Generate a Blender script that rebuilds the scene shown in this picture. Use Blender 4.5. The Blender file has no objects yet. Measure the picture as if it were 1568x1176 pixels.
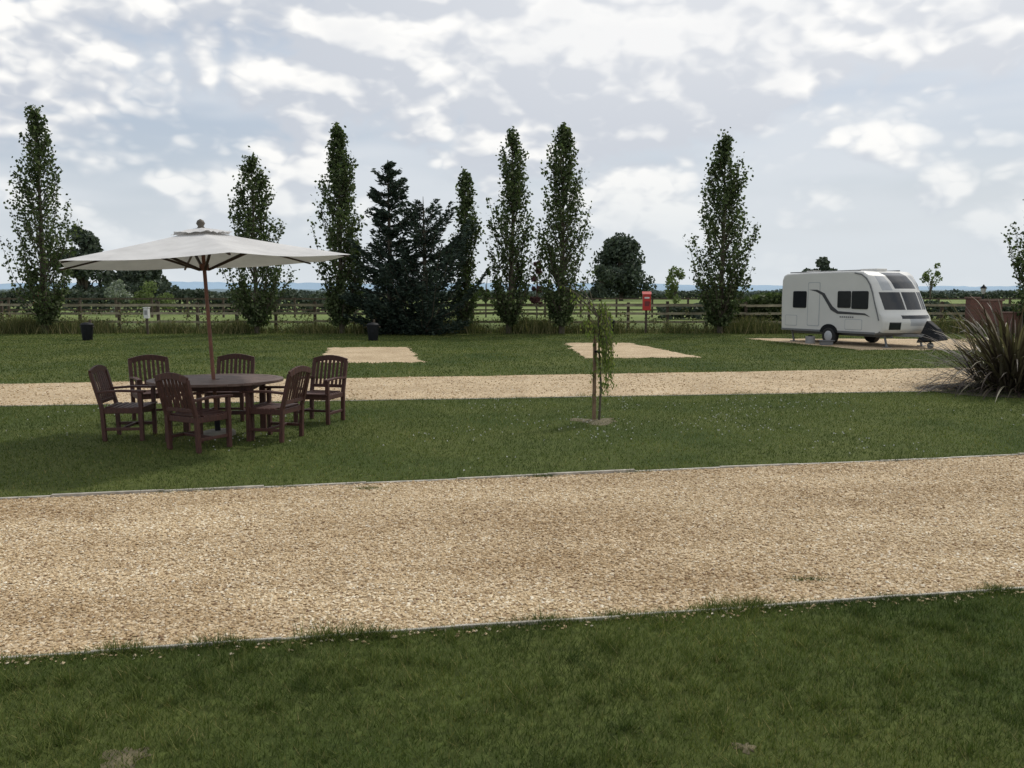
import bpy, math, numpy as np
from mathutils import Vector, Matrix
R = np.random.RandomState(7)
sc = bpy.context.scene
sc.view_settings.view_transform='Standard'; sc.view_settings.look='None'; sc.view_settings.exposure=0

# ---------------- helpers ----------------
class MB:
    def __init__(s): s.v=[]; s.n=0; s.l=[]; s.ls=[]; s.m=[]; s.nl=0; s.sm=[]
    def add(s,V,F,mat=0,smooth=False):
        V=np.asarray(V,dtype=np.float32).reshape(-1,3); F=np.asarray(F,dtype=np.int32)
        k=F.shape[1]
        s.v.append(V); s.l.append((F+s.n).ravel()); s.ls.append(s.nl+np.arange(len(F))*k)
        s.m.append(np.full(len(F),mat)); s.sm.append(np.full(len(F),smooth)); s.n+=len(V); s.nl+=F.size
    def ngon(s,V,mat=0):
        s.add(V,[list(range(len(V)))],mat)
    def box(s,c,size,mat=0,rot=None):
        h=np.array(size)/2.
        V=np.array([[x,y,z] for x in(-1,1) for y in(-1,1) for z in(-1,1)])*h
        if rot is not None: V=V@np.array(rot).T
        s.add(V+np.array(c),[[0,1,3,2],[4,6,7,5],[0,4,5,1],[2,3,7,6],[0,2,6,4],[1,5,7,3]],mat)
    def beam(s,a,b,w,t,mat=0,up=(0,0,1)):
        a=np.array(a,float); b=np.array(b,float); d=b-a; L=np.linalg.norm(d); d/=L
        u=np.array(up,float)
        if abs(d@u)>.95: u=np.array([0,1.,0])
        x=np.cross(u,d); x/=np.linalg.norm(x); z=np.cross(d,x)
        s.box((a+b)/2,(w,L,t),mat,np.array([x,d,z]).T)
    def tube(s,P,rad,n=8,mat=0,cap=True):
        P=np.array(P,float); rad=np.broadcast_to(rad,(len(P),)); V=[]
        for i in range(len(P)):
            d=P[min(i+1,len(P)-1)]-P[max(i-1,0)]; d/=np.linalg.norm(d)+1e-9
            u=np.array([1.,0,0]) if abs(d[0])<.8 else np.array([0,1.,0])
            x=np.cross(u,d); x/=np.linalg.norm(x); y=np.cross(d,x)
            for k in range(n):
                a=2*math.pi*k/n; V.append(P[i]+rad[i]*(math.cos(a)*x+math.sin(a)*y))
        F=[[i*n+k,i*n+(k+1)%n,(i+1)*n+(k+1)%n,(i+1)*n+k] for i in range(len(P)-1) for k in range(n)]
        s.add(V,F,mat,True)
        if cap:
            s.add(V[:n],[list(range(n))[::-1]],mat); s.add(V[-n:],[list(range(n))],mat)
    def obj(s,name,mats,loc=(0,0,0),rotz=0,parent=None,bevel=0):
        me=bpy.data.meshes.new(name)
        V=np.concatenate(s.v); L=np.concatenate(s.l); LS=np.concatenate(s.ls)
        me.vertices.add(len(V)); me.vertices.foreach_set('co',V.ravel())
        me.loops.add(len(L)); me.loops.foreach_set('vertex_index',L.astype(np.int32))
        me.polygons.add(len(LS)); me.polygons.foreach_set('loop_start',LS.astype(np.int32))
        me.polygons.foreach_set('material_index',np.concatenate(s.m).astype(np.int32))
        me.polygons.foreach_set('use_smooth',np.concatenate(s.sm).astype(bool))
        for m in mats: me.materials.append(m)
        me.update(calc_edges=True); me.validate()
        o=bpy.data.objects.new(name,me); sc.collection.objects.link(o)
        o.location=loc; o.rotation_euler=(0,0,rotz)
        if parent: o.parent=parent
        if bevel:
            b=o.modifiers.new('b','BEVEL'); b.width=bevel; b.segments=2; b.limit_method='ANGLE'
        return o
def empty(name,loc=(0,0,0),rot=(0,0,0)):
    e=bpy.data.objects.new(name,None); sc.collection.objects.link(e); e.location=loc; e.rotation_euler=rot; return e

def newmat(name):
    m=bpy.data.materials.new(name); m.use_nodes=True; nt=m.node_tree
    return m,nt,nt.nodes['Principled BSDF']
def ramp(nt,stops):
    r=nt.nodes.new('ShaderNodeValToRGB'); e=r.color_ramp.elements
    e[0].position=stops[0][0]; e[0].color=(*stops[0][1],1)
    e[1].position=stops[-1][0]; e[1].color=(*stops[-1][1],1)
    for p,c in stops[1:-1]:
        k=e.new(p); k.color=(*c,1)
    return r
def noise(nt,scale,detail=4,vec=None,rough=.5):
    n=nt.nodes.new('ShaderNodeTexNoise'); n.inputs['Scale'].default_value=scale; n.inputs['Detail'].default_value=detail
    n.inputs['Roughness'].default_value=rough
    if vec is not None: nt.links.new(vec,n.inputs['Vector'])
    return n
def pos(nt): return nt.nodes.new('ShaderNodeNewGeometry').outputs['Position']
def mixc(nt,f,a,b,mode='MIX'):
    m=nt.nodes.new('ShaderNodeMix'); m.data_type='RGBA'; m.blend_type=mode
    for i,x in ((0,f),(6,a),(7,b)):
        if hasattr(x,'links'): nt.links.new(x,m.inputs[i])
        elif i==0: m.inputs[0].default_value=x
        else: m.inputs[i].default_value=(*x,1)
    return m.outputs[2]
def basic(name,c,rough=.6,var=.15,scale=8,bump=0,metal=0,spec=.5):
    m,nt,b=newmat(name)
    tc=nt.nodes.new('ShaderNodeTexCoord'); n=noise(nt,scale,5,tc.outputs['Object'])
    r=ramp(nt,[(.3,tuple(x*(1-var) for x in c)),(.7,tuple(min(1,x*(1+var)) for x in c))])
    nt.links.new(n.outputs['Fac'],r.inputs['Fac']); nt.links.new(r.outputs['Color'],b.inputs['Base Color'])
    b.inputs['Roughness'].default_value=rough; b.inputs['Metallic'].default_value=metal; b.inputs['Specular IOR Level'].default_value=spec
    if bump:
        bp=nt.nodes.new('ShaderNodeBump'); bp.inputs['Strength'].default_value=bump; bp.inputs['Distance'].default_value=.02
        nt.links.new(n.outputs['Fac'],bp.inputs['Height']); nt.links.new(bp.outputs['Normal'],b.inputs['Normal'])
    return m
def islandmat(name,stops,transl=.3,pscale=None,pcols=None,pfac=.5,rough=.8,stretch=(1,1,1)):
    m,nt,b=newmat(name); nt.nodes.remove(b); out=nt.nodes['Material Output']
    g=nt.nodes.new('ShaderNodeNewGeometry'); r=ramp(nt,stops)
    nt.links.new(g.outputs['Random Per Island'],r.inputs['Fac']); col=r.outputs['Color']
    if pscale:
        mp=nt.nodes.new('ShaderNodeMapping'); mp.inputs['Rotation'].default_value=(0,0,math.radians(-10.5)); mp.inputs['Scale'].default_value=stretch
        nt.links.new(g.outputs['Position'],mp.inputs[0])
        n=noise(nt,pscale,5,mp.outputs[0],.6); r2=ramp(nt,[(.36,pcols[0]),(.62,pcols[1])])
        nt.links.new(n.outputs['Fac'],r2.inputs['Fac']); col=mixc(nt,pfac,col,r2.outputs['Color'],'MULTIPLY')
    d=nt.nodes.new('ShaderNodeBsdfPrincipled'); d.inputs['Roughness'].default_value=rough; d.inputs['Specular IOR Level'].default_value=.25
    nt.links.new(col,d.inputs['Base Color'])
    if transl>0:
        t=nt.nodes.new('ShaderNodeBsdfTranslucent'); nt.links.new(mixc(nt,.7,col,(1.0,1.3,.5),'MULTIPLY'),t.inputs['Color'])
        mx=nt.nodes.new('ShaderNodeMixShader'); mx.inputs[0].default_value=transl
        nt.links.new(d.outputs[0],mx.inputs[1]); nt.links.new(t.outputs[0],mx.inputs[2]); nt.links.new(mx.outputs[0],out.inputs[0])
    else: nt.links.new(d.outputs[0],out.inputs[0])
    return m

def leaves(mb,C,size,mat=0,asp=.55,D=None,rs=R):
    """diamond leaf faces; D optional preferred long axis"""
    N=len(C); C=np.asarray(C)
    u=rs.normal(size=(N,3)); 
    if D is not None: u=u*.35+D
    u/=np.linalg.norm(u,axis=1)[:,None]
    w=rs.normal(size=(N,3)); v=np.cross(u,w); v/=np.linalg.norm(v,axis=1)[:,None]
    s=np.asarray(size).reshape(-1,1)*np.ones((N,1))
    V=np.stack([C-u*s,C+v*s*asp,C+u*s,C-v*s*asp],1).reshape(-1,3)
    mb.add(V,np.arange(4*N).reshape(N,4),mat)
def blades(mb,B,h,w,lean=.4,mat=0,rs=R,z0=0):
    N=len(B); a=rs.uniform(0,2*np.pi,N); a2=rs.uniform(0,2*np.pi,N)
    h=np.asarray(h)*np.ones(N); w=np.asarray(w)*np.ones(N)
    l=rs.uniform(0,lean,N)*h
    B3=np.column_stack([B,np.full(N,z0)])
    side=np.column_stack([np.cos(a)*w/2,np.sin(a)*w/2,np.zeros(N)])
    tip=B3+np.column_stack([np.cos(a2)*l,np.sin(a2)*l,h])
    V=np.stack([B3-side,B3+side,tip],1).reshape(-1,3)
    mb.add(V,np.arange(3*N).reshape(N,3),mat)

L1=lambda x:4.576+.176*x
L2=lambda x:8.365+.199*x
L3=lambda x:14.78+.129*x
L4=lambda x:18.81+.17*x

# ---------------- world ----------------
SE,SR=math.radians(50),math.radians(38)
w=bpy.data.worlds.new('World'); sc.world=w; w.use_nodes=True; nt=w.node_tree; bg=nt.nodes['Background']
sky=nt.nodes.new('ShaderNodeTexSky'); sky.sky_type='NISHITA'; sky.sun_disc=False; sky.sun_elevation=SE; sky.sun_rotation=SR
sky.dust_density=3; sky.air_density=1.2
tc=nt.nodes.new('ShaderNodeTexCoord'); G=tc.outputs['Generated']
def M(op,a,b=None,c=None):
    n=nt.nodes.new('ShaderNodeMath'); n.operation=op
    for i,x in enumerate((a,b,c)):
        if x is None: continue
        if hasattr(x,'links'): nt.links.new(x,n.inputs[i])
        else: n.inputs[i].default_value=x
    return n.outputs[0]
def SS(x,a,b,lo=0,hi=1):
    n=nt.nodes.new('ShaderNodeMapRange'); n.interpolation_type='SMOOTHSTEP'
    nt.links.new(x,n.inputs[0])
    for i,v in enumerate((a,b,lo,hi)): n.inputs[i+1].default_value=v
    return n.outputs[0]
def mapped(off,scale=(1,1,1.75)):
    mp=nt.nodes.new('ShaderNodeMapping'); nt.links.new(G,mp.inputs['Vector']); mp.inputs['Scale'].default_value=scale; mp.inputs['Location'].default_value=off; return mp.outputs[0]
def noi(v,scale,det,rough=.5):
    n=nt.nodes.new('ShaderNodeTexNoise'); nt.links.new(v,n.inputs['Vector']); n.inputs['Scale'].default_value=scale; n.inputs['Detail'].default_value=det; n.inputs['Roughness'].default_value=rough; return n.outputs['Fac']
sep=nt.nodes.new('ShaderNodeSeparateXYZ'); nt.links.new(G,sep.inputs[0])
def dens(o):
    v=mapped((5.3+o[0],2.4+o[1],.9+o[2]))
    a=noi(v,2.6,4,.52)
    b=M('ABSOLUTE',M('SUBTRACT',noi(v,6.4,0),.5)); b2=M('ABSOLUTE',M('SUBTRACT',noi(v,14.5,0),.5)); b3=M('ABSOLUTE',M('SUBTRACT',noi(v,33,1.5),.5))
    return M('ADD',a,M('ADD',M('MULTIPLY',b,.55),M('ADD',M('MULTIPLY',b2,.34),M('MULTIPLY',b3,.22))))
d0=dens((0,0,0)); d1=dens((.012,0,.035))
vz=mapped((1,4,2),(1.0,1.0,5)); veil=SS(noi(vz,2.6,3,.6),.32,.60)
blue=M('MULTIPLY',SS(sep.outputs['X'],.05,-.30),SS(sep.outputs['Z'],.18,.30))
dd=M('SUBTRACT',d0,M('MULTIPLY',blue,.05))
mask=SS(dd,.50,.62)
lit=SS(M('SUBTRACT',d0,d1),-.07,.08)
thick=SS(dd,.62,.86)
litb=M('MULTIPLY',lit,M('SUBTRACT',1.1,M('MULTIPLY',thick,.40)))
right=SS(sep.outputs['X'],-.40,.25)
ccol=mixc(nt,litb,(5.9,6.3,7.0),(10.2,10.1,9.85))
ccol=mixc(nt,M('MULTIPLY',M('MULTIPLY',right,SS(sep.outputs['Z'],.08,.36)),.40),ccol,(10.2,10.2,10.2))
base=mixc(nt,.45,mixc(nt,1.0,sky.outputs[0],(.8,.8,.8),'MULTIPLY'),(4.4,5.8,8.0))
base=mixc(nt,M('MULTIPLY',M('SUBTRACT',1.0,M('MULTIPLY',blue,.55)),M('ADD',.35,M('MULTIPLY',veil,.5))),base,(7.3,7.7,8.2))
col=mixc(nt,mask,base,ccol)
col=mixc(nt,SS(sep.outputs['Z'],.19,.0,0,.95),col,(7.0,7.5,7.9))
nt.links.new(col,bg.inputs['Color']); bg.inputs['Strength'].default_value=.1
sd=Vector((math.sin(SR)*math.cos(SE),math.cos(SR)*math.cos(SE),math.sin(SE)))
sl=bpy.data.lights.new('sun','SUN'); sl.energy=2.1; sl.angle=math.radians(5); sl.color=(1,.95,.86)
so=bpy.data.objects.new('sun',sl); sc.collection.objects.link(so); so.rotation_euler=(-sd).to_track_quat('-Z','Y').to_euler(); so.location=(20,30,40)
cam=bpy.data.cameras.new('camera'); cam.lens=1300/1568*36; cam.sensor_width=36; cam.clip_end=20000
co=bpy.data.objects.new('camera',cam); sc.collection.objects.link(co); co.location=(0,0,1.85); co.rotation_euler=(math.radians(90-6.19),0,0); sc.camera=co

# ---------------- ground ----------------
m,nt,b=newmat('ground_grass'); P=pos(nt)
n1=noise(nt,.35,6,P,.6); n2=noise(nt,14,6,P,.7)
r1=ramp(nt,[(.35,(.048,.072,.020)),(.62,(.10,.118,.036))]); nt.links.new(n1.outputs['Fac'],r1.inputs['Fac'])
r2=ramp(nt,[(.3,(.5,.5,.5)),(.7,(1.3,1.3,1.2))]); nt.links.new(n2.outputs['Fac'],r2.inputs['Fac'])
c=mixc(nt,1,r1.outputs['Color'],r2.outputs['Color'],'MULTIPLY')
s=nt.nodes.new('ShaderNodeSeparateXYZ'); nt.links.new(P,s.inputs[0])
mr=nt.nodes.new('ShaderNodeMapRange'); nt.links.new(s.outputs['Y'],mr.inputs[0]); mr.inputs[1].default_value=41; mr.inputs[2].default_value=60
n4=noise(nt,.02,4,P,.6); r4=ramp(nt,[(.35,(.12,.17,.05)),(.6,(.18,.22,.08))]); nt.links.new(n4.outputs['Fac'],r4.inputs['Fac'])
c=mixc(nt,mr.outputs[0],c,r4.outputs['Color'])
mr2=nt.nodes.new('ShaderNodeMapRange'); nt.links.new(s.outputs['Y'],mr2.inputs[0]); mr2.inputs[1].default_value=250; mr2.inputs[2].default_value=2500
c=mixc(nt,mr2.outputs[0],c,(.20,.27,.30))  # aerial haze painted into the ground colour, growing with distance
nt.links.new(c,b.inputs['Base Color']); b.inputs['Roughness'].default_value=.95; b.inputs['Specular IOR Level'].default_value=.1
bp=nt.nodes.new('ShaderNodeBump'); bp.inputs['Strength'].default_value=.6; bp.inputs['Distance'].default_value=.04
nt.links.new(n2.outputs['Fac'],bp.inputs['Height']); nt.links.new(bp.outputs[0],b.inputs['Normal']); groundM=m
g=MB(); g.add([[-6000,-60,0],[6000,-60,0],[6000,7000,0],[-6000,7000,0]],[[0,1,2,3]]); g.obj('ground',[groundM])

# gravel sheets
m,nt,b=newmat('gravel'); P=pos(nt)
vo=nt.nodes.new('ShaderNodeTexVoronoi'); vo.inputs['Scale'].default_value=60; nt.links.new(P,vo.inputs['Vector'])
sp=nt.nodes.new('ShaderNodeSeparateColor'); nt.links.new(vo.outputs['Color'],sp.inputs[0])
r=ramp(nt,[(0,(.24,.17,.10)),(.4,(.47,.355,.215)),(.8,(.57,.455,.30)),(1,(.66,.58,.44))]); nt.links.new(sp.outputs[0],r.inputs['Fac'])
n=noise(nt,.9,6,P,.65); rr=ramp(nt,[(.35,(.80,.75,.68)),(.62,(1.08,1.06,1.03))]); nt.links.new(n.outputs['Fac'],rr.inputs['Fac'])
nt.links.new(mixc(nt,1,r.outputs[0],rr.outputs[0],'MULTIPLY'),b.inputs['Base Color']); b.inputs['Roughness'].default_value=.9
bp=nt.nodes.new('ShaderNodeBump'); bp.inputs['Strength'].default_value=.7; bp.inputs['Distance'].default_value=.012; bp.invert=True
nt.links.new(vo.outputs['Distance'],bp.inputs['Height']); nt.links.new(bp.outputs[0],b.inputs['Normal']); gravM=m
def strip(name,lo,hi,x0,x1,z,mat,n=80):
    mb=MB(); xs=np.linspace(x0,x1,n)
    V=[[x,lo(x),z] for x in xs]+[[x,hi(x),z] for x in xs]
    mb.add(V,[[i,i+1,n+i+1,n+i] for i in range(n-1)]); return mb.obj(name,[mat])
wob=lambda x:.02*np.sin(x*2.1)+.015*np.sin(x*5.3+1)
strip('gravel_path',L1,L2,-40,40,.004,gravM)
strip('gravel_path',lambda x:L3(x)+wob(x)*2,lambda x:L4(x)+wob(x)*2,-60,60,.004,gravM,300)
def pad(name,C):
    mb=MB(); V=[]; C=np.array(C,float); k=24
    for i in range(4):
        for j in range(k):
            p=C[i]+(C[(i+1)%4]-C[i])*j/k; V.append([p[0]+R.normal(0,.07),p[1]+R.normal(0,.14),.004])
    mb.ngon(V); return mb.obj(name,[gravM])
P1=[(-5.1,22.3),(-2.34,22.3),(-3.55,28.6),(-6.1,28.4)]; P2=[(2.05,23.6),(5.35,24.1),(4.3,31),(1.9,31)]
P3=[(11.2,27.2),(15.5,27.2),(17.5,33.5),(9.3,34)]
pad('gravel_pitch',P1); pad('gravel_pitch',P2); pad('gravel_pitch',P3)
pad('gravel_pitch',[(15.6,28.3),(40,33),(42,38),(17.5,33.5)])

# stones
stoneM=islandmat('gravel_stone',[(0,(.24,.16,.10)),(.12,(.44,.33,.195)),(.5,(.59,.47,.30)),(.85,(.71,.61,.445)),(1,(.80,.75,.63))],0,.9,((.72,.64,.55),(1.1,1.08,1.05)),1,.8,(.45,1.3,1))
def stones(name,pts,r):
    N=len(pts); base=np.array([[1,0,0],[0,1,0],[-1,0,0],[0,-1,0],[0,0,1],[0,0,-1]],float)
    V=base[None]*(1+R.uniform(-.35,.35,(N,6,1)))+R.normal(0,.12,(N,6,3))
    r=r*R.uniform(.5,1.4,N); V*=r[:,None,None]*np.array([1,.85,.5])
    a=R.uniform(0,6.28,N); ca,sa=np.cos(a)[:,None],np.sin(a)[:,None]; tilt=R.uniform(-.6,.6,N)[:,None]
    x=V[:,:,0]; y=V[:,:,1]; z=V[:,:,2]; y,z=y*np.cos(tilt)-z*np.sin(tilt),y*np.sin(tilt)+z*np.cos(tilt)
    X=x*ca-y*sa+pts[:,0:1]; Y=x*sa+y*ca+pts[:,1:2]; Z=z+.004+r[:,None]*R.uniform(.05,.45,N)[:,None]
    F=np.array([[0,1,4],[1,2,4],[2,3,4],[3,0,4],[1,0,5],[2,1,5],[3,2,5],[0,3,5]])
    FF=(np.arange(N)[:,None,None]*6+F[None]).reshape(-1,3)
    mb=MB(); mb.add(np.stack([X,Y,Z],2).reshape(-1,3),FF); return mb.obj(name,[stoneM])
def samp(n,x0,x1,y0,y1,cond):
    p=np.column_stack([R.uniform(x0,x1,n),R.uniform(y0,y1,n)]); return p[cond(p[:,0],p[:,1])]
vis=lambda x,y,mg:np.abs(x)<.62*y+mg
p=samp(640000,-9,9,2.5,11,lambda x,y:(y>L1(x)+.015)&(y<L2(x)-.015)&vis(x,y,.7)&(R.rand(len(x))<np.clip(1.6-y/8,.35,1)))
p2=samp(60000,-20,20,11,24,lambda x,y:(y>L3(x)+wob(x)*2)&(y<L4(x)+wob(x)*2)&vis(x,y,2))
# a few kicked into the grass beside the edging
x=R.uniform(-4,4,700); p3=np.column_stack([x,L1(x)-np.abs(R.normal(0,.06,700))]); p=np.concatenate([p,p3])
stones('gravel_stones',p,.0108)
stones('gravel_stones',p2,.017)

# edging
edgeM=basic('edging_concrete',(.38,.35,.30),.85,.35,9,.3)
def edging(L,off,wd):
    mb=MB(); x=-14.
    while x<14:
        l=R.uniform(.85,.95); x2=x+l; z=-.007+R.uniform(-.010,.006); o=off+R.normal(0,.006)
        mb.beam((x,L(x)+o,z),(x2-.004,L(x2)+o+R.normal(0,.005),z+R.uniform(-.006,.006)),wd,.06)
        x=x2
    return mb.obj('path_edging',[edgeM],bevel=.003)
edging(L1,0,.022); edging(L2,0,.04)
edging(L3,-.03,.04).scale=(1,1,.4)

# ---------------- grass ----------------
grassM=islandmat('lawn_blades',[(0,(.042,.066,.016)),(.4,(.078,.112,.028)),(.8,(.125,.158,.046)),(.94,(.19,.20,.075)),(1,(.30,.26,.13))],.25,.75,((.55,.62,.53),(1.28,1.16,1.02)),1)
mb=MB()
q=samp(480000,-6,6,1.2,6,lambda x,y:(y<L1(x)-.015)&vis(x,y,.7))
blades(mb,q,R.uniform(.018,.045,len(q)),R.uniform(.0025,.005,len(q)),1.3)
q=samp(420000,-14,14,6,18,lambda x,y:(y>L2(x)+.03)&(y<L3(x)-.03)&vis(x,y,1.2))
blades(mb,q,R.uniform(.015,.04,len(q)),R.uniform(.005,.009,len(q)),1.2)
def notpad(x,y):
    ok=np.ones(len(x),bool)
    for C in (P1,P2,P3):
        C=np.array(C); ins=np.ones(len(x),bool)
        for i in range(4):
            a=C[i]; e=C[(i+1)%4]-a; ins&=(e[0]*(y-a[1])-e[1]*(x-a[0]))>0
        ok&=~ins
    return ok
q=samp(330000,-28,28,16,42,lambda x,y:(y>L4(x)+.05)&vis(x,y,2)&notpad(x,y))
blades(mb,q,R.uniform(.02,.05,len(q)),R.uniform(.014,.024,len(q)),1.1)
# ragged edges along the gravel
for L,sg,n in ((L1,-1,16000),(L2,1,6000),(L3,-1,5000),(L4,1,5000)):
    x=R.uniform(-9,9,n); k=np.maximum(0,np.sin(x*1.7)+np.sin(x*4.3+2)+.6*np.sin(x*11)+R.normal(0,.5,n))
    y=L(x)+sg*np.abs(R.normal(0,.045,n))-sg*.018*(k>.6)-sg*.03*(k>1.6); blades(mb,np.column_stack([x,y]),.025+.035*k*R.rand(n),R.uniform(.003,.006,n),1.4)
# weed tufts
for (tx,ty,hh) in ((-1.0,4.38,.12),(-.8,4.41,.09),(-2.0,4.21,.08),(1.45,4.84,.07),(1.2,4.8,.06),(.25,4.6,.05),(3.0,5.1,.07),(-1.35,7.85,.04),(.3,8.38,.05),(-2.2,7.93,.04),(1.9,5.3,.035),(-.7,4.4,.07),(2.3,4.97,.05),(-1.5,4.3,.07),(.6,4.68,.06)):
    n=240; blades(mb,np.column_stack([R.normal(tx,.07,n),R.normal(ty,.02,n)]),R.uniform(.3,1,n)*hh,.005,1.5)
# clumps and coarser tufts in the near lawn
for _ in range(170):
    ty=R.uniform(2.6,5.0); tx=R.uniform(-.65*ty,.65*ty)
    if ty<L1(tx)-.08:
        n=60; blades(mb,np.column_stack([R.normal(tx,.03,n),R.normal(ty,.03,n)]),R.uniform(.03,.08,n),.0045,1.5)
mb.obj('lawn_grass',[grassM])
# clover flowers
mb=MB(); cl=[]
for _ in range(46):
    c0=np.array([R.uniform(-8,9),R.uniform(8.5,14.5)]); cl.append(c0+R.normal(0,.35,(R.randint(3,22),2)))
cl=np.concatenate(cl); k=(cl[:,1]>L2(cl[:,0])+.1)&(cl[:,1]<L3(cl[:,0])-.1); cl=cl[k]
for i in range(5): leaves(mb,np.column_stack([cl,np.full(len(cl),.038)])+R.normal(0,.003,(len(cl),3)),.007,0,1)
mb.obj('clover_flowers',[basic('clover_white',(.55,.55,.50),.8,.05)])
# worn soil patches
soilM=basic('soil',(.12,.10,.055),.95,.4,14,.6)
mb=MB()
for (x,y,r,h) in ((-.98,2.70,.12,.02),(-1.55,3.2,.09,.008),(.95,3.28,.04,.012),(1.22,12.1,.30,.015)):
    a=np.linspace(0,6.283,25)[:-1]; rr=r*(1+.25*np.sin(a*3)+.2*R.normal(size=24))
    V=[[x,y,h]]+[[x+rr[i]*.5*math.cos(t),y+rr[i]*.5*math.sin(t),h*.8] for i,t in enumerate(a)]+[[x+rr[i]*math.cos(t),y+rr[i]*math.sin(t),.002] for i,t in enumerate(a)]
    mb.add(V,[[0,1+i,1+(i+1)%24] for i in range(24)]); mb.add(V,[[1+i,25+i,25+(i+1)%24,1+(i+1)%24] for i in range(24)])
mb.obj('soil_patches',[soilM])

# rough grass strip by fence
roughM=islandmat('rough_grass_blades',[(0,(.040,.052,.018)),(.5,(.085,.095,.035)),(.8,(.15,.14,.06)),(1,(.28,.23,.12))],.25)
mb=MB()
x=R.uniform(-32,34,90000); y=R.normal(38.6,.55,len(x))
k=.5+.45*np.sin(x*.55+1)*np.sin(x*.23)+.3*np.sin(x*1.9)
de=np.clip(k,.12,1); keep=R.rand(len(x))<de; x=x[keep]; y=y[keep]; k=k[keep]
blades(mb,np.column_stack([x,y]),R.uniform(.15,.45,len(x))+np.clip(k,0,1.2)*R.uniform(0,.6,len(x)),R.uniform(.015,.035,len(x)),.7)
for _ in range(150):
    cx=R.uniform(-30,30); cy=R.normal(38.6,.4); hh=R.uniform(.4,1.15); 
    C=np.column_stack([R.normal(cx,.13,60),R.normal(cy,.13,60),R.uniform(.1,1,60)*hh]); leaves(mb,C,.055)
mb.obj('rough_grass',[roughM])

# ---------------- trees ----------------
barkM=basic('bark',(.085,.07,.05),.9,.35,12,.5)
popM=islandmat('poplar_leaf',[(0,(.034,.052,.021)),(.45,(.064,.090,.035)),(.85,(.105,.135,.055)),(1,(.20,.22,.13))],.3)
def poplar(x,y,h,wd,seed,gap=1.0,name='poplar_tree'):
    rs=np.random.RandomState(seed); mb=MB()
    bx=rs.normal(0,.12); tr=lambda t:np.array([bx*math.sin(t*2.2)*1.2,0,h*t])
    T=[tr(t) for t in np.linspace(0,.97,12)]
    mb.tube(T,np.linspace(.14,.012,12)*(h/9)+.005,7,1)
    tt=[.03,.1,.2,.34,.5,.65,.8,.92,1.0]; ww=[.22,.42,.72,.96,1.0,.88,.66,.40,.10]
    nb=int(h*16); C=[];
    lump=rs.uniform(.60,1.25,(10,5))
    for i in range(nb):
        te=.06+.95*(i+rs.rand())/nb; te=min(te,1.0); a=rs.uniform(0,6.283)
        li=lump[int(te*9.9),int(a/6.284*5)]
        rr=np.interp(te,tt,ww)*wd/2*li*rs.uniform(.65,1.08)
        ln=rr/math.tan(math.radians(rs.uniform(17,34))); ts=max(.05,te-ln/h)
        s0=tr(ts); e=np.array([s0[0]+rr*math.cos(a),rr*math.sin(a),te*h])
        mid=(s0+e)/2+np.array([math.cos(a),math.sin(a),0])*rr*.18
        mb.tube([s0,mid,e],[.024,.015,.005],4,1,False)
        n=int(rs.uniform(45,80)*gap); u=rs.uniform(.2,1.04,n)**.75
        pt=((1-u)**2)[:,None]*s0+(2*u*(1-u))[:,None]*mid+(u**2)[:,None]*e
        C.append(pt+rs.normal(0,1,(n,3))*np.array([.105,.105,.15]))
    C=np.concatenate(C); C=C[C[:,2]>.35]
    leaves(mb,C,rs.uniform(.048,.09,len(C)),0,.8,None,rs)
    return mb.obj(name,[popM,barkM],(x,y,0))
for i,(x,y,h,wd,gp) in enumerate([(-20.9,38,9.7,2.75,.85),(-11.4,38,7.6,2.6,1.1),(-7.6,38,8.9,2.3,1.2),(-2.15,38.2,7.0,1.4,.8),(-.15,37.8,8.65,2.1,.85),(2.2,37.7,8.85,2.6,1.0),(9.3,38,8.45,2.7,1.1),(23.4,38,7.2,3.0,1.0)]):
    poplar(x,y,h,wd,20+i,gp)

conM=islandmat('conifer_needles',[(0,(.018,.030,.023)),(.5,(.036,.056,.042)),(.9,(.062,.088,.064)),(1,(.10,.13,.095))],.1)
def conifer(x,y,h,wd,seed,prof,up,name='conifer_tree'):
    rs=np.random.RandomState(seed); mb=MB()
    mb.tube([[0,0,0],[.04,0,h*.5],[0,0,h]],[.16,.09,.01],8,1)
    nb=int(h*16); pt_,pw=zip(*prof)
    for i in range(nb):
        t=.03+.96*(i+rs.rand())/nb; a=rs.uniform(0,6.283)
        L=wd/2*np.interp(t,pt_,pw)*rs.choice([rs.uniform(.5,.95),rs.uniform(.9,1.3)])+.10
        d=np.array([math.cos(a),math.sin(a),0]); ts=max(.02,t-up*L/h*.8); s0=np.array([0,0,ts*h])
        e=s0+d*L+np.array([0,0,(t-ts)*h+rs.uniform(-.1,.25)*L]); mid=s0+d*L*.62+np.array([0,0,(t-ts)*h*.35])
        mb.tube([s0,mid,e],[.03,.018,.006],4,1,False)
        n=int(24+90*L); u=rs.uniform(.12,1.03,n)
        pt=((1-u)**2)[:,None]*s0+(2*u*(1-u))[:,None]*mid+(u**2)[:,None]*e
        side=np.cross(d,[0,0,1]); off=rs.normal(0,1,n)*(.06+.14*L*(1-u*.85)); 
        pt=pt+off[:,None]*side-np.array([0,0,1])*np.abs(off)[:,None]*.45+rs.normal(0,.035,(n,3))
        D=d*.8+np.sign(off)[:,None]*side*.6+np.array([0,0,.25])
        leaves(mb,pt,rs.uniform(.07,.13,n),0,.36,D,rs)
    return mb.obj(name,[conM,barkM],(x,y,0))
conifer(-5.35,37.3,7.5,4.1,3,[(0,.5),(.1,.85),(.3,.95),(.5,.72),(.66,.42),(.75,.30),(.84,.40),(.92,.30),(1,.05)],.35)
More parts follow.
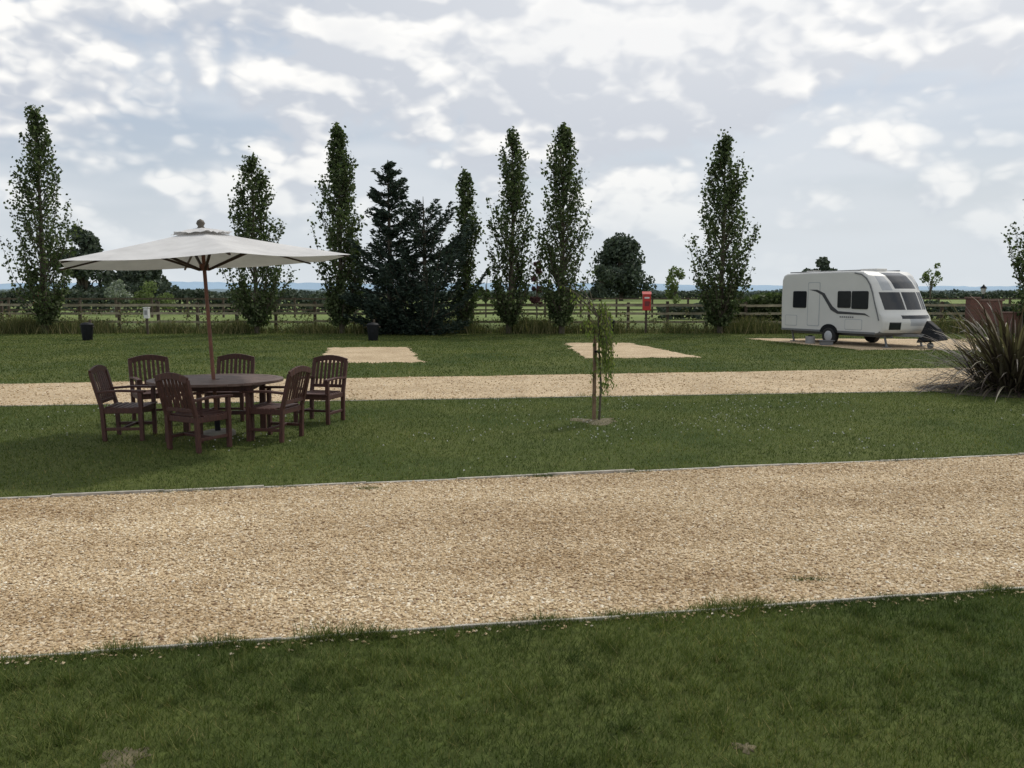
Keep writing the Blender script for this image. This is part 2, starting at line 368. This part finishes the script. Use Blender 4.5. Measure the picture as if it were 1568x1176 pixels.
conifer(-3.8,36.9,5.9,4.4,5,[(0,.5),(.12,.85),(.35,1),(.6,.86),(.8,.66),(.93,.45),(1,.2)],.8)

def broad(name,x,y,h,wd,seed,mat,n=6000,ls=.2,trunk=.22,nblob=16,tr=.22):
    rs=np.random.RandomState(seed); mb=MB()
    ch=h*(1-trunk); 
    mb.tube([[0,0,0],[0,0,h*trunk],[0,0,h*.6]],[tr*1.2,tr,tr*.4],8,1)
    C=[]
    for i in range(nblob):
        a=rs.uniform(0,6.283); zz=rs.uniform(0.08,.92); rad=wd*.5*math.sqrt(max(.05,1-(2*zz-.85)**2))*rs.uniform(.3,.78)
        c=np.array([rad*math.cos(a),rad*math.sin(a),h*trunk+ch*zz]); br=wd*rs.uniform(.11,.2)
        mb.tube([[0,0,h*trunk*.9],c*[.4,.4,.75],c],[tr*.45,tr*.25,tr*.1],5,1,False)
        k=n//nblob; dd=rs.normal(size=(k,3)); dd/=np.linalg.norm(dd,axis=1)[:,None]
        C.append(c+dd*br*(rs.uniform(.35,1.12,k)**.6)[:,None]*[1,1,min(1,.75*ch/wd+.2)])
    C=np.concatenate(C); C=C[C[:,2]>.2]
    leaves(mb,C,rs.uniform(.6,1.1,len(C))*ls,0,.75,None,rs)
    return mb.obj(name,[mat,barkM],(x,y,0))
farM=islandmat('far_leaf',[(0,(.042,.058,.044)),(.6,(.068,.090,.062)),(1,(.11,.13,.09))],.1)  # leaf green shifted to blue-grey, distance haze put into the colour
broad('oak_tree',23,180,13.2,14.5,11,farM,9000,.42,.10,40,.4)
broad('oak_tree',-50,100,9.3,6.5,12,farM,5500,.28,.08,28,.3)
broad('oak_tree',-45.5,104,7,5,13,farM,3500,.28,.08,12,.25)
broad('oak_tree',-53,118,5.5,8,14,farM,4000,.3,.05,16,.25)
broad('oak_tree',-47.5,112,5.6,6,15,farM,3500,.3,.05,14,.25)
broad('oak_tree',17.6,170,8.0,6,16,farM,2500,.4,.08,12,.25)
broad('oak_tree',54,150,9.0,6,17,farM,2500,.35,.1,10,.25)
paleM=islandmat('pale_leaf',[(0,(.09,.12,.045)),(1,(.20,.24,.10))],.3)
silM=islandmat('silver_leaf',[(0,(.16,.19,.15)),(1,(.33,.36,.29))],.2)
purM=islandmat('purple_leaf',[(0,(.045,.02,.022)),(1,(.11,.045,.05))],.2)
broad('small_tree',11.3,59,3.5,2.1,31,paleM,900,.10,.3,12,.05)
broad('small_tree',49,100,5.6,2.6,32,paleM,600,.14,.35,9,.08)
broad('willow_bush',-32,69,2.6,2.6,33,silM,1500,.12,.05,9,.05)
broad('hawthorn_bush',-27.5,66,2.5,3.4,36,paleM,1700,.11,.05,9,.05)
broad('purple_plum_tree',1.75,60,4.2,1.2,34,purM,1500,.1,.12,14,.05)
broad('young_poplar_tree',-1.9,62,4.0,.9,35,popM,1100,.1,.2,12,.05)

# hedges & fields
def hedge(name,x0,x1,y,h,n,ls,mat,yd=2,seed=1):
    rs=np.random.RandomState(seed); mb=MB(); x=rs.uniform(x0,x1,n)
    hh=h*(.72+.16*np.sin(x*.21+seed)+.12*np.sin(x*.57)+.08*np.sin(x*1.7+seed))
    C=np.column_stack([x,y+rs.uniform(-yd,yd,n),hh*rs.uniform(0,1.05,n)**.6]); leaves(mb,C,rs.uniform(.6,1.2,n)*ls,0,.8,None,rs); return mb.obj(name,[mat])
hedge('hedge',-75,-13,72,2.6,16000,.17,farM,1,2)
hedge('hedge',10,34,58,1.5,8000,.14,farM,1,3)
hedge('hedge',-190,190,235,1.9,24000,.40,farM,3,4)
hedge('hedge',9.6,14.5,40.5,1.75,6500,.09,popM,.7,6)
hf=islandmat('hazy_leaf',[(0,(.12,.155,.14)),(1,(.18,.22,.19))],0)  # paler still: haze over the farthest hedge is part of its colour
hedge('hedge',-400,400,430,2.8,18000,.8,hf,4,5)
hazM=basic('distant_woodland',(.13,.19,.22),.95,.25,.01)  # bluish base colour stands in for haze over the woodland
hillM=basic('distant_hills',(.26,.37,.48),1,.12,.002)  # blue of the hills is atmospheric haze painted as base colour
def ridge(name,y,z,amp,x0,x1,mat,seed,step=25):
    rs=np.random.RandomState(seed); xs=np.arange(x0,x1,step); f=rs.uniform(0,6,6)
    zz=z+amp*(np.sin(xs/900+f[0])+.5*np.sin(xs/310+f[1])+.25*np.sin(xs/97+f[2])+.15*rs.normal(size=len(xs))); n=len(xs)
    mb=MB(); V=[[x,y-300,-1] for x in xs]+[[x,y,max(a,1)] for x,a in zip(xs,zz)]+[[x,y+600,-1] for x in xs]
    mb.add(V,[[i,i+1,n+i+1,n+i] for i in range(n-1)]+[[n+i,n+i+1,2*n+i+1,2*n+i] for i in range(n-1)],0,True); mb.obj(name,[mat])
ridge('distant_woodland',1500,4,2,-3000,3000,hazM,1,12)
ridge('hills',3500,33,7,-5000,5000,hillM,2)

# ---------------- fences ----------------
fenceM=basic('fence_timber',(.30,.27,.18),.85,.35,3,.3); postM=basic('fence_post_timber',(.07,.052,.036),.9,.35,6,.3)
mb=MB(); xs=np.arange(-33,40,1.83)
for i,x in enumerate(xs):
    mb.box((x,39.8,.69+R.normal(0,.01)),(.13,.10,1.4+R.normal(0,.03)),1)
for z in (1.23,.85,.46):
    for x in xs[:-1]:
        mb.beam((x,39.735,z+R.normal(0,.012)),(x+1.825,39.735,z+R.normal(0,.012)),.03,.11,0)
mb.obj('post_and_rail_fence',[fenceM,postM])
mb=MB()
xs=np.arange(-60,50,2.6)
for x in xs: mb.box((x,62,.72),(.13,.13,1.45),1)
for z in (1.35,.95,.55): mb.beam((-60,61.92,z),(50,61.92,z),.03,.11,1)
mb.obj('post_and_rail_fence',[fenceM,postM])

# ---------------- fire point, bins, posts ----------------
redM=basic('red_paint',(.45,.02,.015),.45,.1); blkM=basic('black_plastic',(.010,.011,.013),.65,.2,spec=.2); whM=basic('white_paint',(.62,.62,.60),.5,.06)
glyM=basic('grey_metal',(.25,.25,.25),.5,.1); dredM=basic('dark_red_label',(.16,.02,.02),.5,.1)
def firebox(x,y,s,zb):
    mb=MB(); mb.box((0,.1,.9*1),(.09,.09,1.8),2)
    mb.box((0,0,zb+.36*s),(.36*s,.16,.72*s),0)
    mb.add([[-.2*s,-.1,zb+.72*s],[.2*s,-.1,zb+.72*s],[.2*s,.085,zb+.72*s],[-.2*s,.085,zb+.72*s],[-.2*s,.085,zb+.84*s],[.2*s,.085,zb+.84*s]],[[0,1,5,4],[0,3,2,1],[2,3,4,5]],0)
    mb.add([[-.2*s,-.1,zb+.72*s],[-.2*s,.085,zb+.84*s],[-.2*s,.085,zb+.72*s],[.2*s,-.1,zb+.72*s],[.2*s,.085,zb+.72*s],[.2*s,.085,zb+.84*s]],[[0,1,2],[3,4,5]],0)
    mb.box((0,-.083,zb+.56*s),(.22*s,.006,.07*s),1); mb.box((0,-.083,zb+.3*s),(.2*s,.006,.22*s),3); mb.box((.13*s,-.09,zb+.34*s),(.02,.03,.08),2)
    mb.obj('fire_point_box',[redM,whM,postM,dredM],(x,y,0),bevel=.006)
firebox(6.0,38,1.0,1.03); firebox(-21.4,38.4,.6,1.35)
def bin_(x,y):
    mb=MB(); n=20
    mb.tube([[0,0,0],[0,0,.02],[0,0,.56],[0,0,.58]],[.17,.18,.225,.225],n,0)
    mb.tube([[0,0,.575],[0,0,.61]],[.245,.245],n,0); mb.tube([[0,0,.61],[0,0,.66],[0,0,.69]],[.23,.19,.06],n,0)
    for s_ in (-1,1): mb.box((s_*.25,0,.53),(.04,.1,.04),1)
    mb.box((.0,-.222,.36),(.12,.02,.1),0); mb.box((0,.26,.4),(.07,.07,.8),1); mb.obj('litter_bin',[blkM,postM,glyM],(x,y,0))
bin_(-5.3,32.4); bin_(-16.3,32.6); bin_(4.25,37.1)
mb=MB(); mb.box((0,0,.35),(.09,.09,.7),1); mb.box((0,0,.92),(.2,.2,.44),0); mb.box((0,-.104,.95),(.13,.01,.2),2); mb.box((0,0,1.17),(.24,.24,.04),0)
mb.obj('electric_hookup_post',[whM,postM,glyM],(-16,37.3,0),bevel=.01)
# lamp post
mb=MB(); mb.tube([[0,0,0],[0,0,.3],[0,0,.32],[0,0,1.75]],[.07,.06,.035,.03],10,0); mb.tube([[0,0,1.75],[0,0,1.8],[0,0,2.02]],[.04,.08,.13],6,1); mb.tube([[0,0,2.02],[0,0,2.04],[0,0,2.15],[0,0,2.2]],[.16,.15,.04,.02],6,0)
mb.obj('lamp_post',[blkM,whM],(22.3,40.4,0))
# brick wall
m,nt,b=newmat('brick'); tcn=nt.nodes.new('ShaderNodeTexCoord'); bt=nt.nodes.new('ShaderNodeTexBrick'); mp=nt.nodes.new('ShaderNodeMapping'); mp.inputs['Rotation'].default_value=(math.radians(90),0,0)
nt.links.new(tcn.outputs['Object'],mp.inputs[0]); nt.links.new(mp.outputs[0],bt.inputs[0]); bt.inputs['Scale'].default_value=4.4
bt.inputs['Color1'].default_value=(.15,.055,.04,1); bt.inputs['Color2'].default_value=(.10,.045,.033,1); bt.inputs['Mortar'].default_value=(.16,.13,.11,1); nt.links.new(bt.outputs[0],b.inputs[0]); b.inputs['Roughness'].default_value=.9; brickM=m
mb=MB(); mb.box((0,0,.72),(1.3,.3,1.44),0); mb.box((-.62,0,.78),(.4,.42,1.56),0); mb.box((0.15,0,1.475),(1.15,.36,.07),1); mb.box((-.62,0,1.59),(.5,.52,.07),1); mb.box((1.6,0,.45),(1.9,.28,.9),0); mb.box((1.6,0,.93),(1.95,.34,.06),1)
mb.obj('brick_wall',[brickM,basic('coping',(.18,.11,.09),.9,.2)],(21.3,38.3,0),bevel=.008)

# ---------------- garden furniture ----------------
m,nt,b=newmat('dark_hardwood'); tcn=nt.nodes.new('ShaderNodeTexCoord'); mp=nt.nodes.new('ShaderNodeMapping'); mp.inputs['Scale'].default_value=(6,6,1.2); nt.links.new(tcn.outputs['Object'],mp.inputs[0])
n=noise(nt,9,6,mp.outputs[0],.65); r=ramp(nt,[(.3,(.030,.010,.007)),(.7,(.090,.032,.022))]); nt.links.new(n.outputs['Fac'],r.inputs[0]); nt.links.new(r.outputs[0],b.inputs[0]); b.inputs['Roughness'].default_value=.6; woodM=m
greyW=basic('weathered_table_top',(.12,.075,.06),.6,.35,7,.2)
def chair(x,y,yaw):
    mb=MB(); W=.265
    for s_ in (-1,1):
        mb.beam((s_*W,.25,0),(s_*W,.25,.64),.055,.05)
        mb.beam((s_*W,-.22,0),(s_*W,-.24,.44),.055,.05); mb.beam((s_*W,-.24,.43),(s_*W,-.36,.90),.055,.045)
        mb.beam((s_*W,.31,.655),(s_*W,-.02,.665),.065,.03); mb.beam((s_*W,-.02,.665),(s_*W,-.31,.645),.06,.03)
        mb.beam((s_*W,.24,.16),(s_*W,-.21,.16),.025,.04); mb.beam((s_*W,.24,.40),(s_*W,-.22,.40),.03,.07)
    mb.beam((-W,.25,.40),(W,.25,.40),.03,.07); mb.beam((-W,-.23,.40),(W,-.23,.40),.03,.07); mb.beam((-W,0,.162),(W,0,.162),.03,.035)
    for i in range(7):
        yy=.27-.075*i; mb.box((0,yy,.445-.012*math.sin(i/6*3.14)),(2*W+.02 if i not in (6,) else 2*W-.06,.062,.02))
    bp=lambda z:-.24-(z-.43)/.47*.12
    mb.beam((-W,bp(.52),.52),(W,bp(.52),.52),.028,.05)
    top=lambda u:.89+.055*math.cos(u*1.5)
    us=np.linspace(-1,1,9)
    for a,c in zip(us[:-1],us[1:]): mb.beam((a*(W+.015),bp(.92),top(a)),(c*(W+.015)+.003,bp(.92),top(c)),.032,.08)
    for i in range(7):
        xx=(-.75+.25*i)*W; mb.beam((xx,bp(.53),.53),(xx,bp(.90),top(xx/W)-.03),.040 if i!=3 else .05,.014,up=(0,1,0))
    o=mb.obj('garden_chair',[woodM],(x,y,.0),yaw,bevel=.005); o.scale=(.95,.95,.95); return o
def face(x,y,tx,ty): return math.atan2(ty-y,tx-x)-math.pi/2
TX,TY=-3.80,10.85
chair(-4.88,10.70,math.radians(-90+6)); chair(-5.15,12.15,face(-5.15,12.15,-4.3,10.9)); chair(-3.72,9.95,math.radians(-30))
chair(-4.12,12.3,math.radians(180)); chair(-2.98,10.62,math.radians(90-14)); chair(-2.75,12.05,math.radians(180-16))
mb=MB(); A,B_=.84,.70
for i in range(17):
    yy=-B_+.05+(2*B_-.1)*i/16; hl=(A-.03)*math.sqrt(max(.02,1-(yy/B_)**2))
    if abs(yy)<.04:
        for s_ in (-1,1): mb.box((s_*(hl/2+.02),yy,.725),(hl-.04,.072,.022),1)
    else: mb.box((0,yy,.725),(2*hl,.072,.022),1)
k=48
V=[];
for i in range(k):
    a=2*math.pi*i/k
    for (f,z) in ((1,.74),(1,.705),(.9,.705),(.9,.74)): V.append([A*f*math.cos(a),B_*f*math.sin(a),z])
mb.add(V,[[4*i+j,4*i+(j+1)%4,4*((i+1)%k)+(j+1)%4,4*((i+1)%k)+j] for i in range(k) for j in range(4)],1)
for sx in (-1,1):
    for sy in (-1,1): mb.beam((sx*.5,sy*.38,0),(sx*.5,sy*.38,.70),.075,.075,0)
    mb.beam((sx*.5,-.38,.66),(sx*.5,.38,.66),.03,.08,0)
for sy in (-1,1): mb.beam((-.5,sy*.38,.66),(.5,sy*.38,.66),.03,.08,0)
mb.beam((-.5,0,.30),(.5,0,.30),.06,.05)
mb.obj('garden_table',[woodM,greyW],(TX,TY,0),math.radians(5),bevel=.004)

# parasol
m,nt,b=newmat('parasol_fabric'); nt.nodes.remove(b); out=nt.nodes['Material Output']
tcn=nt.nodes.new('ShaderNodeTexCoord'); n=noise(nt,3,6,tcn.outputs['Object'],.6); r=ramp(nt,[(.3,(.57,.56,.55)),(.7,(.71,.70,.69))]); nt.links.new(n.outputs['Fac'],r.inputs[0])
d=nt.nodes.new('ShaderNodeBsdfDiffuse'); t=nt.nodes.new('ShaderNodeBsdfTranslucent'); nt.links.new(r.outputs[0],d.inputs[0]); nt.links.new(r.outputs[0],t.inputs[0])
mx=nt.nodes.new('ShaderNodeMixShader'); mx.inputs[0].default_value=.14; nt.links.new(d.outputs[0],mx.inputs[1]); nt.links.new(t.outputs[0],mx.inputs[2]); nt.links.new(mx.outputs[0],out.inputs[0]); fabM=m
poleM=basic('parasol_pole_wood',(.16,.06,.035),.5,.25,10)
finM=basic('parasol_finial_wood',(.09,.075,.055),.6,.25,10)
par=empty('parasol',(TX,TY,0),(0,math.radians(-2.6),0))
def canopy(name,Rr,z0,z1,r0,ph,ns=6,sag=.06,rows=9,wr=.0):
    mb=MB(); V=[]; seg=12; K=ns*seg
    for j in range(rows+1):
        f=j/rows; rad=r0+(Rr-r0)*f
        for i in range(K):
            a=ph+2*math.pi*i/K; loc=(i%seg)/seg; hx=math.cos(math.pi/ns)/math.cos((loc-.5)*2*math.pi/ns)
            hx=hx-.03*f*math.sin(loc*math.pi)
            zz=z0+(z1-z0)*(f**.9)-sag*f*math.sin(loc*math.pi)*(1-.3*f)+wr*f*R.normal()
            V.append([rad*hx*math.cos(a),rad*hx*math.sin(a),zz])
    mb.add(V,[[j*K+i,(j+1)*K+i,(j+1)*K+(i+1)%K,j*K+(i+1)%K] for j in range(rows) for i in range(K)],0,True)
    return mb.obj(name,[fabM],parent=par)
ZR,ZT,RAD=2.235,2.60,1.88
ph=math.radians(-2); ns=6
canopy('canopy',RAD,ZT,ZR,.16,ph,ns,.045); canopy('vent_cap',.40,ZT+.06,ZT-.01,.02,ph,ns,.02,4,.006)
mb=MB(); mb.tube([[0,0,.05],[0,0,2.66]],[.024,.024],12,0); mb.tube([[0,0,2.63],[0,0,2.65],[0,0,2.675],[0,0,2.71],[0,0,2.745],[0,0,2.765]],[.025,.052,.035,.055,.04,.005],12,1)
mb.tube([[0,0,2.12],[0,0,2.20]],[.06,.06],12,0); mb.tube([[0,0,2.5],[0,0,2.58]],[.055,.055],12,0); mb.obj('pole',[poleM,finM],parent=par)
mb=MB()
for i in range(ns):
    a=ph+2*math.pi*i/ns; c_,s_=math.cos(a),math.sin(a)
    mb.beam((.05*c_,.05*s_,ZT-.045),(RAD*.985*c_,RAD*.985*s_,ZR-.02),.022,.02); f=.42; mb.beam((.06*c_,.06*s_,2.13),(RAD*f*c_,RAD*f*s_,ZT+(ZR-ZT)*f-.045),.028,.028)
mb.obj('ribs',[basic('parasol_rib_wood',(.04,.022,.015),.6,.2)],parent=par)
mb=MB(); mb.tube([[0,0,0],[0,0,.05],[0,0,.07]],[.22,.22,.19],28,0); mb.tube([[0,0,.07],[0,0,.3]],[.035,.035],14,1); mb.obj('base',[basic('parasol_base_concrete',(.20,.185,.15),.9,.2,10),blkM],parent=par)

# ---------------- caravan ----------------
cr=empty('caravan',(12.26,30.76,0),(0,0,math.atan2(-.9,.44)))
cwM=basic('caravan_white',(.62,.61,.58),.35,.03,2); glM=basic('caravan_dark_glass',(.02,.022,.025),.12,.1); gyM=basic('caravan_grey_trim',(.15,.155,.16),.5,.05); silv=basic('caravan_silver',(.40,.41,.42),.4,.05); tyM=basic('tyre',(.02,.02,.02),.85,.1)
ctrl=[(-2.3,.42),(-2.32,.8),(-2.34,1.6),(-2.32,2.3),(-2.25,2.46),(-2.1,2.52),(-1,2.56),(.3,2.57),(1.1,2.57),(1.5,2.53),(1.85,2.40),(2.12,2.18),(2.34,1.9),(2.52,1.55),(2.68,1.2),(2.82,1.02),(2.88,.85),(2.85,.6),(2.72,.45),(2.5,.40)]
prof=[]
for i in range(len(ctrl)-1):
    a,b2=np.array(ctrl[i]),np.array(ctrl[i+1]); k=max(1,int(np.linalg.norm(b2-a)/.06))
    if a[0]<1 and b2[0]<1.2: k=min(k,3)
    for j in range(k): prof.append(a+(b2-a)*j/k)
prof.append(np.array(ctrl[-1])); prof=np.array(prof); NP=len(prof)
Wd=1.13
ys=np.concatenate([[-Wd,-Wd+.012,-Wd+.04],np.linspace(-1.05,1.05,43),[Wd-.04,Wd-.012,Wd]])
ins={0:.05,1:.02,2:.004}
cx,cz=0.,1.4; V=[]
for iy,y in enumerate(ys):
    e=min(iy,len(ys)-1-iy); si=ins.get(e,0)
    for (px,pz) in prof:
        dx,dz=px-cx,pz-cz
        fx=max(0,min(1,(px-1.2)/1.3)); X=px-.50*(abs(y)/Wd)**2.4*fx*fx*(3-2*fx)
        V.append([X-si*np.sign(dx)*min(1,abs(dx)),y,pz-si*np.sign(dz)*min(1,abs(dz))])
V=np.array(V); F=[];Mt=[]
for iy in range(len(ys)-1):
    for k in range(NP-1):
        F.append([iy*NP+k,iy*NP+k+1,(iy+1)*NP+k+1,(iy+1)*NP+k]); yc=(ys[iy]+ys[iy+1])/2; z=(prof[k][1]+prof[k+1][1])/2; x=(prof[k][0]+prof[k+1][0])/2
        mt=0
        if x>1.2:
            if 1.25<z<1.84 and abs(yc)<.98 and not(.33<abs(yc)<.40): mt=1
            elif 1.84<=z<2.50 and abs(yc)<.52: mt=1 if z>1.98 else 0
            elif 1.90<z<2.42 and .62<abs(yc)<.90: mt=3
            elif .98<z<1.10 and abs(yc)<.66: mt=1
            elif .74<z<.96 and abs(yc)<.42: mt=3
            elif z<.52: mt=2
            elif .60<z<.82 and .70<abs(yc)<1.0: mt=1
        Mt.append(mt)
mb=MB(); F=np.array(F);Mt=np.array(Mt)
mb.v.append(V.astype(np.float32)); mb.n=len(V); mb.l.append(F.ravel()); mb.ls.append(np.arange(len(F))*4); mb.m.append(Mt); mb.sm.append(np.ones(len(F),bool)); mb.nl=F.size
mb.ngon(V[:NP][::-1],0); mb.ngon(V[-NP:],0)
mb.ngon([V[0],V[NP-1],V[-1],V[-NP]],2)
mb.obj('body',[cwM,glM,gyM,silv],parent=cr)
mb=MB()
def side(x0,x1,z0,z1,mat,y=-1,d=.018,r=.05):
    pts=[]
    for (cx_,cz_,a0) in ((x1-r,z1-r,0),(x0+r,z1-r,90),(x0+r,z0+r,180),(x1-r,z0+r,270)):
        for a in (0,30,60,90): t=math.radians(a0+a); pts.append((cx_+r*math.cos(t),cz_+r*math.sin(t)))
    n=len(pts); yo=y*(Wd+d); yi=y*(Wd-.02)
    Vv=[[p[0],yo,p[1]] for p in pts]+[[p[0],yi,p[1]] for p in pts]
    mb.add(Vv,[list(range(n))],mat); mb.add(Vv,[[i,(i+1)%n,n+(i+1)%n,n+i] for i in range(n)],mat)
for yy in (-1,1):
    side(-1.72,-1.06,1.27,1.88,0,yy); side(.40,.98,1.30,1.88,0,yy); side(1.02,1.72,1.27,1.88,0,yy)
    side(-1.0,-.42,.62,2.2,3,yy,.006); side(-.97,-.45,.65,2.17,2,yy,.009)
    side(-2.1,-1.5,.6,1.0,3,yy,.006); side(-2.08,-1.52,.62,.98,2,yy,.009)
    side(.75,1.5,.55,.92,3,yy,.006); side(.77,1.48,.57,.90,2,yy,.009)
    side(-2.28,2.05,.43,.50,1,yy,.012,.02)
    pts=[(-.95,1.93),(-.55,1.93),(-.2,1.80),(0,1.55),(.18,1.35),(.45,1.18),(1.6,1.13),(1.85,1.0),(1.6,1.07),(.4,1.09),(.1,1.22),(-.12,1.5),(-.32,1.74),(-.6,1.86)]
    mb.ngon([[a,yy*(Wd+.013),c] for a,c in pts],4)
    tp=[(1.1,2.50),(1.4,2.44),(1.6,2.31),(1.76,2.10),(1.88,1.82),(1.98,1.5),(2.1,1.15),(2.18,.9)]
    for a,c in zip(tp[:-1],tp[1:]): mb.beam((a[0],yy*(Wd+.004),a[1]),(c[0],yy*(Wd+.004),c[1]),.03,.04,1)
    for i in range(7): mb.box((.55+.09*i,yy*(Wd+.006),.985),(.055,.01,.05),1)
mb.obj('windows_and_trim',[glM,gyM,cwM,silv,basic('caravan_graphic',(.05,.05,.055),.4,.1)],parent=cr)
mb=MB()
for yy in (-1,1):
    a=[math.radians(t) for t in range(0,181,15)]
    mb.ngon([[.05+.41*math.cos(t),yy*(Wd+.016),.42+.30*math.sin(t)] for t in a],2)
    y0=yy*(Wd-.10); y1=yy*(Wd+.028)
    mb.tube([[.05,y0-.1*yy,.30],[.05,y0,.30],[.05,y1-.02*yy,.30],[.05,y1,.30]],[.28,.30,.30,.27],28,0)
    mb.tube([[.05,y1,.30],[.05,y1+.006*yy,.30],[.05,y1+.02*yy,.30]],[.18,.17,.07],20,1)
mb.obj('wheels',[tyM,silv,blkM],parent=cr)
mb=MB()
mb.beam((2.4,-.6,.42),(3.6,0,.42),.06,.1,0); mb.beam((2.4,.6,.42),(3.6,0,.42),.06,.1,0); mb.beam((-2.2,-.7,.38),(2.4,-.7,.38),.05,.12,0); mb.beam((-2.2,.7,.38),(2.4,.7,.38),.05,.12,0)
for xx in (-2.0,2.2):
    for yy in (-.85,.85): mb.beam((xx,yy,.4),(xx+.1,yy,0.02),.05,.05,0); mb.box((xx+.1,yy,.015),(.2,.2,.03),0)
mb.tube([[3.3,0,.75],[3.3,0,.12]],[.03,.03],8,0); mb.tube([[3.3,-.04,.1],[3.3,.04,.1]],[.1,.1],14,0)
mb.obj('chassis',[gyM],parent=cr)
mb=MB(); Vc=[[3.0,-.33,.18],[3.0,.33,.18],[3.8,.22,.3],[3.8,-.22,.3],[3.2,-.12,.92],[3.2,.12,.92],[3.6,.08,.66],[3.6,-.08,.66]]
mb.add(Vc,[[0,3,2,1],[4,5,6,7],[0,4,7,3],[1,2,6,5],[0,1,5,4],[3,7,6,2]],0); mb.obj('hitch_cover',[blkM],parent=cr,bevel=.03)
mb=MB(); mb.box((.9,0,2.61),(.7,.5,.09),0); mb.box((-.6,.3,2.6),(.4,.4,.08),0); mb.box((-1.7,-.2,2.6),(.35,.35,.07),0)
for yy in (-.95,.95): mb.beam((-2.1,yy,2.565),(1.2,yy,2.59),.03,.04,1)
mb.obj('roof_vents',[cwM,gyM],parent=cr,bevel=.02)
mb=MB(); mb.box((11.0,29.7,.16),(.5,.3,.03)); mb.box((11.0,29.7,.07),(.4,.24,.14))
mb.obj('caravan_step',[gyM],rotz=0,bevel=.01)
mb=MB(); mb.tube([[0,0,0],[0,0,.26]],[.17,.17],18,0); mb.tube([[0,0,.26],[0,0,.30]],[.08,.08],12,1); mb.obj('water_container',[glyM,blkM],(10.75,30.6,0))

# ---------------- sapling with stake ----------------
mb=MB(); rs=np.random.RandomState(4)
sap=islandmat('sapling_leaf',[(0,(.08,.12,.03)),(.6,(.16,.20,.055)),(1,(.28,.28,.10))],.4)
mb.tube([[0,0,0],[.02,0,.5],[-.01,0,1.0],[-.03,0,1.5],[-.22,.03,1.85],[-.55,.05,2.0]],[.018,.016,.014,.012,.008,.003],8,1)
mb.tube([[-.07,.04,0],[-.07,.04,1.22]],[.028,.026],8,2); mb.box((-.035,.02,1.0),(.09,.07,.03),3)
C=[]
for i in range(34):
    z0=rs.uniform(.95,1.62); a=rs.uniform(-1.2,1.2) if i%4 else rs.uniform(0,6.28); L=rs.uniform(.05,.24); dn=rs.uniform(.35,1.15) if i%3 else rs.uniform(.1,.35)
    s0=np.array([-.02-.2*max(0,z0-1.5),0,z0]); pk=s0+np.array([L*.7*math.cos(a),L*.7*math.sin(a),.10]); e=s0+np.array([L*math.cos(a),L*math.sin(a),-dn])
    mb.tube([s0,pk,(pk+e)/2+[.02,0,.05],e],[.005,.004,.003,.001],4,1,False)
    n=int(18+32*dn); u=rs.rand(n)[:,None]; C.append(pk+(e-pk)*u+rs.normal(0,.025,(n,3)))
for (ex,ez) in ((-.75,2.05),(-.6,1.95),(-.45,1.75),(-.3,2.05),(-.42,1.9)):
    n=7; u=rs.rand(n)[:,None]; C.append(np.array([-.05,0,1.55])+(np.array([ex,.03,ez])-np.array([-.05,0,1.55]))*u+rs.normal(0,.03,(n,3)))
    mb.tube([[-.05,0,1.5],[ex*.5,.01,(ez+1.55)/2+.05],[ex,.03,ez]],[.007,.005,.002],4,1,False)
C=np.concatenate(C); C=C[C[:,2]>.2]; D=np.tile([0,0,-1.],(len(C),1)); leaves(mb,C,rs.uniform(.02,.036,len(C)),0,.5,D,rs)
mb.obj('weeping_sapling',[sap,barkM,basic('stake_timber',(.20,.13,.08),.9,.2,10),blkM],(1.26,12.15,0))

# ---------------- phormium ----------------
mb=MB(); rs=np.random.RandomState(9)
def strapleaf(base,a,L,th,wd,droop):
    K=8; V=[]; p=np.array(base,float); el=th; side=np.array([-math.sin(a),math.cos(a),0])
    for k in range(K+1):
        f=k/K; ww=wd*(.55+.6*math.sin(min(1,f*1.4)*math.pi/2)-1.13*f**3); ww=max(ww,.002)
        V+= [p-side*ww/2,p+side*ww/2]; el-=droop/K*(.3+1.7*f); p=p+np.array([math.cos(a)*math.cos(el),math.sin(a)*math.cos(el),math.sin(el)])*L/K
    mb.add(V,[[2*k,2*k+1,2*k+3,2*k+2] for k in range(K)],0,True)
for i in range(640):
    a=rs.uniform(0,6.283); r=rs.uniform(0,.55); th=math.radians(rs.uniform(10,86)); strapleaf([r*math.cos(a)*1.2,r*math.sin(a),0],a+rs.normal(0,.3),rs.uniform(1.1,2.25),th,rs.uniform(.03,.055),rs.uniform(.2,1.6))
phM=islandmat('phormium_leaf',[(0,(.035,.026,.022)),(.45,(.08,.060,.046)),(.8,(.12,.11,.07)),(1,(.26,.21,.15))],.2,rough=.5)
mb.obj('phormium_plant',[phM],(9.5,16.0,0))
mb=MB(); a=np.linspace(0,6.283,41)[:-1]; mb.ngon([[1.85*math.cos(t)*(1+.05*math.sin(5*t)),1.25*math.sin(t),.008] for t in a]); mb.obj('flower_bed_soil',[basic('bed_soil',(.05,.038,.028),.95,.4,9,.5)],(9.6,15.9,0))
